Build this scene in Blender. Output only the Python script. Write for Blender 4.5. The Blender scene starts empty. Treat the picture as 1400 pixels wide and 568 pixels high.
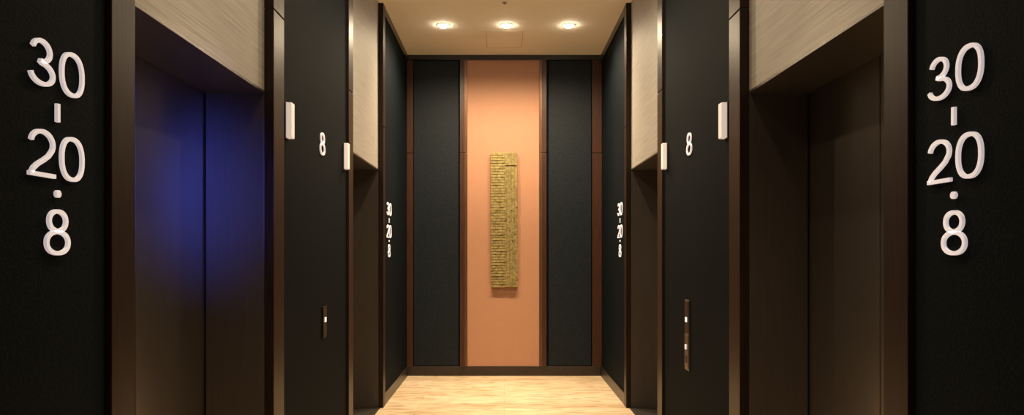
import bpy, bmesh, math, random
from mathutils import Vector, Matrix
random.seed(4)
scene = bpy.context.scene
scene.view_settings.view_transform = 'Standard'
scene.view_settings.look = 'None'

EYE = 1.375
W = 1.10        # wall face
XT = 1.085      # trim face
XP = 1.13       # light panel face
XD = 1.41       # door face
YB = 7.72       # back wall
YF = -2.2
H = EYE + 2.25
LZ = 2.138      # lintel height
SZ = 2.52       # trim joint

# ---------------- materials ----------------
def new_mat(name):
    m = bpy.data.materials.new(name); m.use_nodes = True
    nt = m.node_tree
    b = nt.nodes['Principled BSDF']
    return m, nt, b

def coords(nt, scale=(1,1,1)):
    tc = nt.nodes.new('ShaderNodeNewGeometry')
    mp = nt.nodes.new('ShaderNodeMapping'); mp.inputs['Scale'].default_value = scale
    nt.links.new(tc.outputs['Position'], mp.inputs['Vector'])
    return mp.outputs['Vector']

def noise_col(nt, b, vec, c1, c2, scale=10, detail=6, lo=.35, hi=.65):
    n = nt.nodes.new('ShaderNodeTexNoise'); n.inputs['Scale'].default_value = scale; n.inputs['Detail'].default_value = detail
    nt.links.new(vec, n.inputs['Vector'])
    r = nt.nodes.new('ShaderNodeValToRGB')
    r.color_ramp.elements[0].position = lo; r.color_ramp.elements[0].color = (*c1, 1)
    r.color_ramp.elements[1].position = hi; r.color_ramp.elements[1].color = (*c2, 1)
    nt.links.new(n.outputs['Fac'], r.inputs['Fac'])
    nt.links.new(r.outputs['Color'], b.inputs['Base Color'])
    return n, r

def bump(nt, b, src, strength=.2, dist=.002):
    bp = nt.nodes.new('ShaderNodeBump'); bp.inputs['Strength'].default_value = strength; bp.inputs['Distance'].default_value = dist
    nt.links.new(src, bp.inputs['Height']); nt.links.new(bp.outputs['Normal'], b.inputs['Normal'])

def mat_simple(name, c1, c2, rough=.5, metal=0, sc=(1,1,1), scale=30, bs=0, spec=.5):
    m, nt, b = new_mat(name)
    n, r = noise_col(nt, b, coords(nt, sc), c1, c2, scale)
    b.inputs['Roughness'].default_value = rough; b.inputs['Metallic'].default_value = metal
    b.inputs['Specular IOR Level'].default_value = spec
    if bs: bump(nt, b, n.outputs['Fac'], bs)
    return m

M_dark = mat_simple('black_leather_wallcover', (.0018,.0032,.0046), (.0052,.0082,.0108), .75, 0, (1,1,1), 120, .5, .05)
M_trim = mat_simple('dark_bronze_wood', (.014,.0076,.0058), (.026,.0138,.0100), .40, .25, (25,25,.8), 6, .1, .3)
M_redtrim = mat_simple('walnut_trim', (.030,.011,.0062), (.058,.021,.011), .4, 0, (30,30,.8), 6, .1, .35)
M_frame = mat_simple('bronze_frame_metal', (.10,.050,.030), (.15,.078,.047), .38, .6, (30,30,.8), 6, .05, .4)
M_black = mat_simple('black_lacquer', (.006,.005,.005), (.012,.010,.009), .35)
M_terra = mat_simple('terracotta_panel', (.375,.185,.108), (.425,.215,.128), .6, 0, (1,1,1), 160, .25, .3)
M_ceil = mat_simple('ceiling_paint', (.90,.84,.72), (.92,.86,.74), .8, 0, (1,1,1), 4, 0, .2)
M_oakpanel = mat_simple('limed_oak_panel', (.29,.27,.245), (.42,.39,.355), .6, 0, (5,.6,70), 5, .08, .3)
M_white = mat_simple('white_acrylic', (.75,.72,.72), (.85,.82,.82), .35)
M_steel = mat_simple('brushed_steel', (.22,.19,.16), (.34,.30,.26), .35, 1, (1,60,1), 5)
M_base = mat_simple('baseboard_dark_wood', (.016,.009,.007), (.028,.016,.012), .35)
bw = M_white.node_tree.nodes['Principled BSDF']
bw.inputs['Emission Color'].default_value = (1,.90,.93,1); bw.inputs['Emission Strength'].default_value = .42  # slight glow added to the white, brightening the numerals against the dark walls

M_lant = mat_simple('lantern_diffuser', (.8,.7,.62), (.85,.75,.66), .4)
bl = M_lant.node_tree.nodes['Principled BSDF']
bl.inputs['Emission Color'].default_value = (1,.84,.76,1); bl.inputs['Emission Strength'].default_value = .42

M_door, nt, b = new_mat('brushed_bronze_metal')
n, r = noise_col(nt, b, coords(nt, (60,60,.8)), (.180,.159,.146), (.204,.181,.166), 5)
b.inputs['Metallic'].default_value = .9
b.inputs['Roughness'].default_value = .36
bump(nt, b, n.outputs['Fac'], .04, .001)

M_gold, nt, b = new_mat('aged_gold_bars')
n, r = noise_col(nt, b, coords(nt, (1,1,1)), (.24,.180,.060), (.43,.335,.135), 30)
b.inputs['Metallic'].default_value = .35; b.inputs['Roughness'].default_value = .40
M_golddark = mat_simple('aged_gold_backing', (.09,.066,.022), (.12,.088,.03), .5, .2)

M_lamp, nt, b = new_mat('lamp_glow')
b.inputs['Base Color'].default_value = (1,.95,.85,1)
b.inputs['Emission Color'].default_value = (1,.86,.64,1); b.inputs['Emission Strength'].default_value = 130
M_btn, nt, b = new_mat('call_button_glow')
b.inputs['Emission Color'].default_value = (1,.85,.7,1); b.inputs['Emission Strength'].default_value = 1.0

M_floor, nt, b = new_mat('oak_plank_floor')
v = coords(nt, (1,1,1))
br = nt.nodes.new('ShaderNodeTexBrick')
br.inputs['Scale'].default_value = 1; br.inputs['Brick Width'].default_value = 2.1; br.inputs['Row Height'].default_value = .19
br.inputs['Mortar Size'].default_value = .002; br.inputs['Mortar Smooth'].default_value = .3
br.inputs['Color1'].default_value = (.58,.44,.285,1); br.inputs['Color2'].default_value = (.70,.56,.395,1)
br.inputs['Mortar'].default_value = (.38,.27,.155,1); br.offset = .37
nt.links.new(v, br.inputs['Vector'])
mp = nt.nodes.new('ShaderNodeMapping'); mp.inputs['Scale'].default_value = (1.2,7,1); nt.links.new(v, mp.inputs['Vector'])
no = nt.nodes.new('ShaderNodeTexNoise'); no.inputs['Scale'].default_value = 3.0; no.inputs['Detail'].default_value = 8; no.inputs['Distortion'].default_value = 1.2
nt.links.new(mp.outputs['Vector'], no.inputs['Vector'])
rp = nt.nodes.new('ShaderNodeValToRGB'); rp.color_ramp.elements[0].position=.34; rp.color_ramp.elements[0].color=(.66,.56,.43,1)
rp.color_ramp.elements[1].position=.54; rp.color_ramp.elements[1].color=(1.05,1.05,1.05,1)
nt.links.new(no.outputs['Fac'], rp.inputs['Fac'])
mx = nt.nodes.new('ShaderNodeMix'); mx.data_type='RGBA'; mx.blend_type='MULTIPLY'; mx.inputs[0].default_value=1
nt.links.new(br.outputs['Color'], mx.inputs[6]); nt.links.new(rp.outputs['Color'], mx.inputs[7])
nt.links.new(mx.outputs[2], b.inputs['Base Color'])
b.inputs['Roughness'].default_value = .32
bump(nt, b, br.outputs['Fac'], -.3, .002)

# ---------------- mesh helpers ----------------
def mesh_boxes(name, boxes, mats, parent=None, bevel=0):
    me = bpy.data.meshes.new(name); bm = bmesh.new()
    for bx in boxes:
        x0,x1,y0,y1,z0,z1 = bx[:6]; mi = bx[6] if len(bx) > 6 else 0
        x0,x1 = min(x0,x1),max(x0,x1)
        vs = [bm.verts.new(p) for p in [(x0,y0,z0),(x1,y0,z0),(x1,y1,z0),(x0,y1,z0),(x0,y0,z1),(x1,y0,z1),(x1,y1,z1),(x0,y1,z1)]]
        for f in [(0,3,2,1),(4,5,6,7),(0,1,5,4),(1,2,6,5),(2,3,7,6),(3,0,4,7)]:
            fc = bm.faces.new([vs[i] for i in f]); fc.material_index = mi
    bm.to_mesh(me); bm.free()
    for m in mats: me.materials.append(m)
    ob = bpy.data.objects.new(name, me); scene.collection.objects.link(ob)
    if parent: ob.parent = parent
    if bevel:
        md = ob.modifiers.new('bev','BEVEL'); md.width = bevel; md.segments = 2; md.limit_method='ANGLE'
    return ob

def empty(name, loc=(0,0,0)):
    e = bpy.data.objects.new(name, None); scene.collection.objects.link(e); e.location = loc; e.empty_display_size=.1
    return e

def cyl(bm, c, r0, r1, z0, z1, seg=32, mi=0, cap0=True, cap1=True):
    a=[];b_=[]
    for i in range(seg):
        t=2*math.pi*i/seg
        a.append(bm.verts.new((c[0]+r0*math.cos(t),c[1]+r0*math.sin(t),z0)))
        b_.append(bm.verts.new((c[0]+r1*math.cos(t),c[1]+r1*math.sin(t),z1)))
    for i in range(seg):
        f=bm.faces.new((a[i],a[(i+1)%seg],b_[(i+1)%seg],b_[i])); f.material_index=mi; f.smooth=True
    if cap0: f=bm.faces.new(list(reversed(a))); f.material_index=mi
    if cap1: f=bm.faces.new(b_); f.material_index=mi

# ---------------- shell ----------------
mesh_boxes('floor', [(-1.8,1.8,YF-.1,YB+.1,-.1,0)], [M_floor])
mesh_boxes('ceiling', [(-1.8,1.8,YF-.1,YB+.1,H,H+.1)], [M_ceil])
mesh_boxes('wall_front', [(-1.8,1.8,YF-.1,YF,0,H)], [M_dark])
OPEN = [(1.98,3.19),(4.87,6.11)]

for side, s in (('left',-1),('right',1)):
    bx = []
    ys = [(YF,OPEN[0][0]),(OPEN[0][1],OPEN[1][0]),(OPEN[1][1],YB)]
    for y0,y1 in ys: bx.append((s*W,s*1.7,y0,y1,0,H,0))
    for y0,y1 in OPEN: bx.append((s*1.46,s*1.7,y0,y1,0,H,0))
    mesh_boxes('wall_'+side, bx, [M_dark])
    e = []
    for y0,y1 in [(YF,OPEN[0][0]-.13),(OPEN[0][1]+.14,OPEN[1][0]-.14),(OPEN[1][1]+.10,YB)]:
        e.append((s*(W-.012),s*W,y0,y1,0,.11,0))
    mesh_boxes('baseboard_'+side, e, [M_base], bevel=.002)
    e = []
    for y0,y1 in [(YF,OPEN[0][0]-.13),(OPEN[0][1]+.14,OPEN[1][0]-.14),(OPEN[1][1]+.10,YB)]:
        e.append((s*(W-.012),s*W,y0,y1,H-.075,H,0))
    mesh_boxes('trim_cornice_'+side, e, [M_black])
    tr = []
    g = .0035
    for y0,y1 in [(OPEN[0][0]-.12,OPEN[0][0]),(OPEN[0][1]-.012,OPEN[0][1]+.14),(OPEN[1][0]-.14,OPEN[1][0]),(OPEN[1][1]-.012,OPEN[1][1]+.09)]:
        tr.append((s*XT,s*XP,y0,y1,0,SZ-g,0)); tr.append((s*XT,s*XP,y0,y1,SZ+g,H,0))
        tr.append((s*(XT+.008),s*XP,y0+.002,y1-.002,SZ-g,SZ+g,1))
    mesh_boxes('trim_portal_'+side, tr, [M_trim, M_black], bevel=.0025)

# ---------------- elevator doors ----------------
k = 0
for s in (-1,1):
    for (y0,y1) in OPEN:
        k += 1
        root = empty('door_%d'%k, (0,0,0))
        ym = (y0+y1)/2
        mesh_boxes('leaf_near', [(s*XD,s*(XD+.04),y0,ym-.003,.012,LZ+.02)], [M_door], root, .003)
        mesh_boxes('leaf_far', [(s*XD,s*(XD+.04),ym+.003,y1,.012,LZ+.02)], [M_door], root, .003)
        mesh_boxes('jamb_liners', [(s*XP,s*(XD-.008),y1-.012,y1,0,LZ),(s*XP,s*(XD-.008),y0,y0+.012,0,LZ)], [M_door], root, .001)
        mesh_boxes('soffit', [(s*XP,s*(XD-.002),y0+.012,y1-.012,LZ-.012,LZ)], [M_door], root, .001)
        mesh_boxes('sill', [(s*(XP-.02),s*XD,y0+.013,y1-.013,0,.006,0)]+[(s*(XD+.0),s*(XD+.05),y0,y1,0,.010,0)], [M_steel], root)
        mesh_boxes('overdoor_panel', [(s*XP,s*1.46,y0,y1,LZ,H)], [M_oakpanel], root)

# ---------------- back wall ----------------
mesh_boxes('wall_back', [(-1.7,1.7,YB,YB+.1,0,H)], [M_dark])
def bx_from_px(p): return (p-687)*(YB/933.0) - .02
tl0, tl1 = bx_from_px(629), bx_from_px(639)
tr0, tr1 = bx_from_px(737), bx_from_px(747)
mesh_boxes('wall_panel_terracotta', [(tl1,tr0,YB-.012,YB,.11,H-.055)], [M_terra])
blk = []
for (a,c) in [(bx_from_px(566),bx_from_px(627)),(bx_from_px(750),bx_from_px(808))]:
    blk.append((a,c,YB-.016,YB,.115,H-.06))
mesh_boxes('wall_panel_leather', blk, [mat_simple('slate_leather_panel', (.0035,.0056,.0080), (.0120,.0165,.0220), .6, 0, (1,1,1), 85, .7, .18)], bevel=.003)
def joints(name, spans, mat, d):
    e=[]
    g=.0035
    for a,c in spans:
        e += [(a,c,YB-d,YB,.11,SZ-g,0),(a,c,YB-d,YB,SZ+g,H-.055,0),(a+.001,c-.001,YB-d+.008,YB,SZ-g,SZ+g,1)]
    return mesh_boxes(name, e, [mat, M_black], bevel=.002)
joints('trim_panel_frame', [(tl0,tl1-.035),(tr0+.035,tr1)], M_redtrim, .035)
joints('trim_panel_frame_inlay', [(tl1-.035,tl1),(tr0,tr0+.035)], M_frame, .030)
joints('trim_corner', [(-W,bx_from_px(565)),(bx_from_px(809.5),W)], M_redtrim, .02)
mesh_boxes('trim_cornice_back', [(-W,W,YB-.03,YB,H-.055,H)], [M_black])
mesh_boxes('baseboard_back', [(-W+.013,W-.013,YB-.02,YB,0,.11)], [M_base], bevel=.002)

# ---------------- artwork ----------------
ax0, ax1, az0, az1 = -.150, .148, 1.003, 2.520
art = empty('wall_relief_artwork', ((ax0+ax1)/2, YB-.03, (az0+az1)/2))
cx, cz = art.location.x, art.location.z
bxs=[(ax0+.004-cx,ax1-.004-cx,-.020,.018,az0+.004-cz,az1-.004-cz,1)]
xs = ax0+.160
pitch=.031; z=az0; row=0
while z < az1-.005:
    off = 0 if row%2 else .026
    xx = ax0
    first=True
    while xx < xs-.004:
        w = (.052-off if first else .052); first=False
        e = min(xx+w, xs)
        d = random.uniform(.027,.036)
        bxs.append((xx+.0008-cx, e-.0008-cx, -d, .0, z+.002-cz, min(z+pitch-.0035,az1)-cz, 0))
        xx = e
    z += pitch; row += 1
nz=9; sw=(ax1-xs)/nz
for i in range(nz):
    x=xs+i*sw; z=az0+random.uniform(0,.004)
    while z < az1-.17:
        l=random.uniform(.08,.30); e=min(z+l,az1-.155)
        bxs.append((x+.0014-cx,x+sw-.0018-cx,-random.uniform(.025,.036),0,z+.0015-cz,e-.0015-cz,0)); z=e
for i in range(nz):
    x=xs+i*sw
    bxs.append((x+.0014-cx,x+sw-.0018-cx,-random.uniform(.030,.040),0,az1-.145-cz,az1-random.uniform(.0,.006)-cz,0))
mesh_boxes('gold_bars', bxs, [M_gold,M_golddark], art)
art.rotation_euler=(0,math.radians(-.3),0)

# ---------------- numerals (single-stroke grotesque figures) ----------------
def arc(cx,cy,rx,ry,a0,a1,n=28):
    return [(cx+rx*math.cos(math.radians(a0+(a1-a0)*i/n)), cy+ry*math.sin(math.radians(a0+(a1-a0)*i/n))) for i in range(n+1)]
def sup(cx,cy,rx,ry,p=2.35,n=56):
    out=[]
    for i in range(n):
        t=2*math.pi*i/n; c=math.cos(t); s_=math.sin(t)
        out.append((cx+rx*math.copysign(abs(c)**(2/p),c), cy+ry*math.copysign(abs(s_)**(2/p),s_)))
    return out
SW=.088  # stroke width, unit height 1
h_=SW/2
GL = {
 '0': [(sup(.31,.5,.31-h_,.5-h_),True)],
 '8': [(sup(.31,.745,.25-h_,.255-h_,2.15),True),(sup(.31,.275,.31-h_,.275-h_,2.15),True)],
 '3': [(arc(.30,.745,.24-h_,.255-h_,168,-90)[:-1]+[(.27,.745-.255+h_)],False),
       ([(.25,.745-.255+h_)]+arc(.31,.275,.30-h_,.262-h_,88,-172),False)],
 '2': [(arc(.315,.70,.295-h_,.30-h_,172,-28)+[(.46,.46),(.34,.355),(.20,.25),(.11,.155),(.065,.06)],False),
       ([(.012,h_),(.61,h_)],False)],
}
def ribbon(bm, pts, closed, w, d, sx, sy, ox):
    P=[Vector((ox+p[0]*sx,p[1]*sy)) for p in pts]
    n=len(P); rows=[]
    for i in range(n):
        a=P[(i-1)%n] if (closed or i>0) else P[i]
        c=P[(i+1)%n] if (closed or i<n-1) else P[i]
        t=(c-a).normalized(); nn=Vector((-t.y,t.x))
        rows.append([bm.verts.new((q.x,q.y,zz)) for q,zz in ((P[i]+nn*w/2,0),(P[i]-nn*w/2,0),(P[i]-nn*w/2,d),(P[i]+nn*w/2,d))])
    m=n if closed else n-1
    for i in range(m):
        a=rows[i]; c=rows[(i+1)%n]
        for j in range(4):
            bm.faces.new((a[j],a[(j+1)%4],c[(j+1)%4],c[j]))
    if not closed:
        bm.faces.new(list(reversed(rows[0]))); bm.faces.new(rows[-1])
def glyph_mesh(txt, width, height, depth):
    me=bpy.data.meshes.new('numerals'); bm=bmesh.new()
    nchar=len(txt); total=nchar*.62+(nchar-1)*.12
    sx=width/total; sy=height
    for i,ch in enumerate(txt):
        ox=-width/2+i*.74*sx
        for pts,cl in GL[ch]:
            ribbon(bm,[(p[0],p[1]-.5) for p in pts],cl,SW*height,depth,sx,sy,ox)
    bmesh.ops.recalc_face_normals(bm,faces=bm.faces)
    bm.to_mesh(me); bm.free(); return me
def box_mesh(w,h,d,round_=False):
    me=bpy.data.meshes.new('b'); bm=bmesh.new()
    if round_: cyl(bm,(0,0),w/2,w/2,0,d,24)
    else:
        bmesh.ops.create_cube(bm,size=1)
        for v in bm.verts: v.co=Vector((v.co.x*w,v.co.y*h,(v.co.z+.5)*d))
    bm.to_mesh(me); bm.free(); return me
def wall_mat(s, y, z):
    if s<0: R=Matrix(((0,0,1),(1,0,0),(0,1,0)))
    else:   R=Matrix(((0,0,-1),(-1,0,0),(0,1,0)))
    return Matrix.Translation((s*W,y,z)) @ R.to_4x4()
def place(name, me, s, y, z, root, mat=M_white):
    me.materials.clear(); me.materials.append(mat)
    ob=bpy.data.objects.new(name,me); scene.collection.objects.link(ob)
    ob.parent=root; ob.matrix_world=wall_mat(s,y,z)
D=.008
for s in (-1,1):
    for yy,wd,hh,dz in ((1.650 if s<0 else 1.687,.206,.111,0),(6.48,.25,.122,-.02)):
        root=empty('floor_number_sign')
        place('digits_30', glyph_mesh('30',wd,hh,D), s,yy,EYE+.448+dz,root)
        place('dash', box_mesh(.010,.044,D), s,yy,EYE+.342+dz,root)
        place('digits_20', glyph_mesh('20',wd,hh,D), s,yy,EYE+.237+dz,root)
        place('dot', box_mesh(.018,.018,D,True), s,yy,EYE+.146+dz,root)
        place('digit_8', glyph_mesh('8',.45*wd,hh,D), s,yy,EYE+.053+dz,root)
    root=empty('floor_number_sign')
    place('digit_8', glyph_mesh('8',.11,.134,D), s,4.08,EYE+.660,root)

# ---------------- lanterns ----------------
for s in (-1,1):
    for y0 in (3.385,4.625):
        root=empty('elevator_hall_lantern')
        mesh_boxes('backplate',[(s*(W-.006),s*W,y0-.004,y0+.054,EYE+.577,EYE+.758)],[M_steel],root,.001)
        mesh_boxes('diffuser',[(s*(W-.034),s*(W-.006),y0,y0+.05,EYE+.580,EYE+.755)],[M_lant],root,.003)

# ---------------- call panels ----------------
root=empty('elevator_call_panel')
s=-1; y0,y1=4.075,4.165
mesh_boxes('plate',[(s*(W-.008),s*W,y0,y1,.87,1.06,0)],[M_trim],root,.002)
mesh_boxes('glass_face',[(s*(W-.010),s*(W-.008),y0+.008,y1-.008,.885,1.045,0)],[M_black],root)
mesh_boxes('button',[(s*(W-.014),s*(W-.010),y0+.03,y0+.06,.965,.995,0)],[M_btn],root,.002)
root=empty('elevator_call_panel')
s=1
mesh_boxes('plate',[(s*(W-.008),s*W,y0,y1,.675,1.10,0)],[M_steel],root,.002)
mesh_boxes('glass_face',[(s*(W-.010),s*(W-.008),y0+.008,y1-.008,.90,1.09,0)],[M_black],root)
mesh_boxes('button',[(s*(W-.014),s*(W-.010),y0+.03,y0+.06,.965,.995,0)],[M_btn],root,.002)
mesh_boxes('service_cover',[(s*(W-.011),s*(W-.008),y0+.008,y1-.008,.685,.89,0)],[M_steel],root,.002)
mesh_boxes('key_switch',[(s*(W-.017),s*(W-.011),y0+.03,y0+.06,.80,.83,0)],[M_white],root,.004)
mesh_boxes('card_slot',[(s*(W-.013),s*(W-.011),y0+.032,y0+.056,.72,.765,0)],[M_black],root)

# ---------------- ceiling fixtures ----------------
WARM=(1,.79,.52)
def downlight(x,y,power,angle=165,r=.036,blend=1,col=WARM,narrow=0,nang=62):
    root=empty('recessed_downlight',(x,y,H))
    me=bpy.data.meshes.new('ring'); bm=bmesh.new()
    cyl(bm,(0,0),r*1.55,r*1.65,-.006,0,32,0,False,False)
    seg=32
    o=[bm.verts.new((r*1.55*math.cos(2*math.pi*i/seg),r*1.55*math.sin(2*math.pi*i/seg),-.006)) for i in range(seg)]
    n_=[bm.verts.new((r*1.05*math.cos(2*math.pi*i/seg),r*1.05*math.sin(2*math.pi*i/seg),-.003)) for i in range(seg)]
    for i in range(seg): bm.faces.new((o[i],n_[i],n_[(i+1)%seg],o[(i+1)%seg]))
    bm.to_mesh(me); bm.free(); me.materials.append(M_ceil)
    ob=bpy.data.objects.new('trim_ring',me); scene.collection.objects.link(ob); ob.parent=root
    me=bpy.data.meshes.new('lens'); bm=bmesh.new(); cyl(bm,(0,0),r*.85,r,-.022,-.0005,32); bm.to_mesh(me); bm.free(); me.materials.append(M_lamp)
    ob=bpy.data.objects.new('lens',me); scene.collection.objects.link(ob); ob.parent=root
    def beam(nm,pw,an):
        l=bpy.data.lights.new(nm,'SPOT'); l.energy=pw; l.color=col; l.spot_size=math.radians(an); l.spot_blend=blend; l.shadow_soft_size=.03
        lo=bpy.data.objects.new(nm,l); scene.collection.objects.link(lo); lo.parent=root; lo.location=(0,0,-.06)
    beam('beam',power,angle)
    if narrow: beam('narrow_beam',narrow,nang)
for x in (-.60,.02,.63): downlight(x,6.69,172,narrow=230,nang=58)
for x in (-.45,.45): downlight(x,4.3,100,narrow=170)
for x in (-.45,.45): downlight(x,2.4,28,narrow=280)
for x in (-.45,.45): downlight(x,-.6,10,narrow=90)

me=bpy.data.meshes.new('rose'); bm=bmesh.new(); cyl(bm,(0,0),.018,.024,-.006,0,24); cyl(bm,(0,0),.009,.007,-.014,-.006,16)
bm.to_mesh(me); bm.free(); me.materials.append(M_steel)
ob=bpy.data.objects.new('ceiling_sprinkler',me); scene.collection.objects.link(ob); ob.location=(.0,6.1,H)
hx0,hx1,hy0,hy1=-.19,.19,6.86,7.42; t=.006
M_hatch=mat_simple('hatch_frame',(.50,.42,.31),(.55,.46,.34),.6)
mesh_boxes('ceiling_access_hatch',[(hx0,hx1,hy0,hy0+t,H-.003,H),(hx0,hx1,hy1-t,hy1,H-.003,H),(hx0,hx0+t,hy0+t,hy1-t,H-.003,H),(hx1-t,hx1,hy0+t,hy1-t,H-.003,H),(hx0+t,hx1-t,hy0+t,hy1-t,H-.0015,H,1)],[M_hatch,M_ceil])

# unseen blue lamp added to stand in for the left door's blue reflection
l=bpy.data.lights.new('blue_reflection_stand_in','SPOT'); l.energy=500; l.color=(.075,.125,1); l.spot_size=math.radians(21); l.spot_blend=1; l.shadow_soft_size=.05
lo=bpy.data.objects.new('blue_reflection_stand_in',l); scene.collection.objects.link(lo); lo.location=(.70,.75,2.0)
tgt=Vector((-1.41,2.91,1.66)); lo.rotation_euler=(tgt-Vector(lo.location)).to_track_quat('-Z','Y').to_euler()

# ---------------- world ----------------
w=bpy.data.worlds.new('world'); scene.world=w; w.use_nodes=True
w.node_tree.nodes['Background'].inputs[0].default_value=(.02,.02,.025,1); w.node_tree.nodes['Background'].inputs[1].default_value=.2

# ---------------- camera ----------------
cam=bpy.data.cameras.new('camera'); co=bpy.data.objects.new('camera',cam); scene.collection.objects.link(co)
co.location=(-.02,0,EYE); co.rotation_euler=(math.radians(90),0,0)
cam.sensor_width=36; cam.lens=933/1400*36
cam.shift_x=13/1400; cam.shift_y=64/1400; cam.clip_start=.05
scene.camera=co
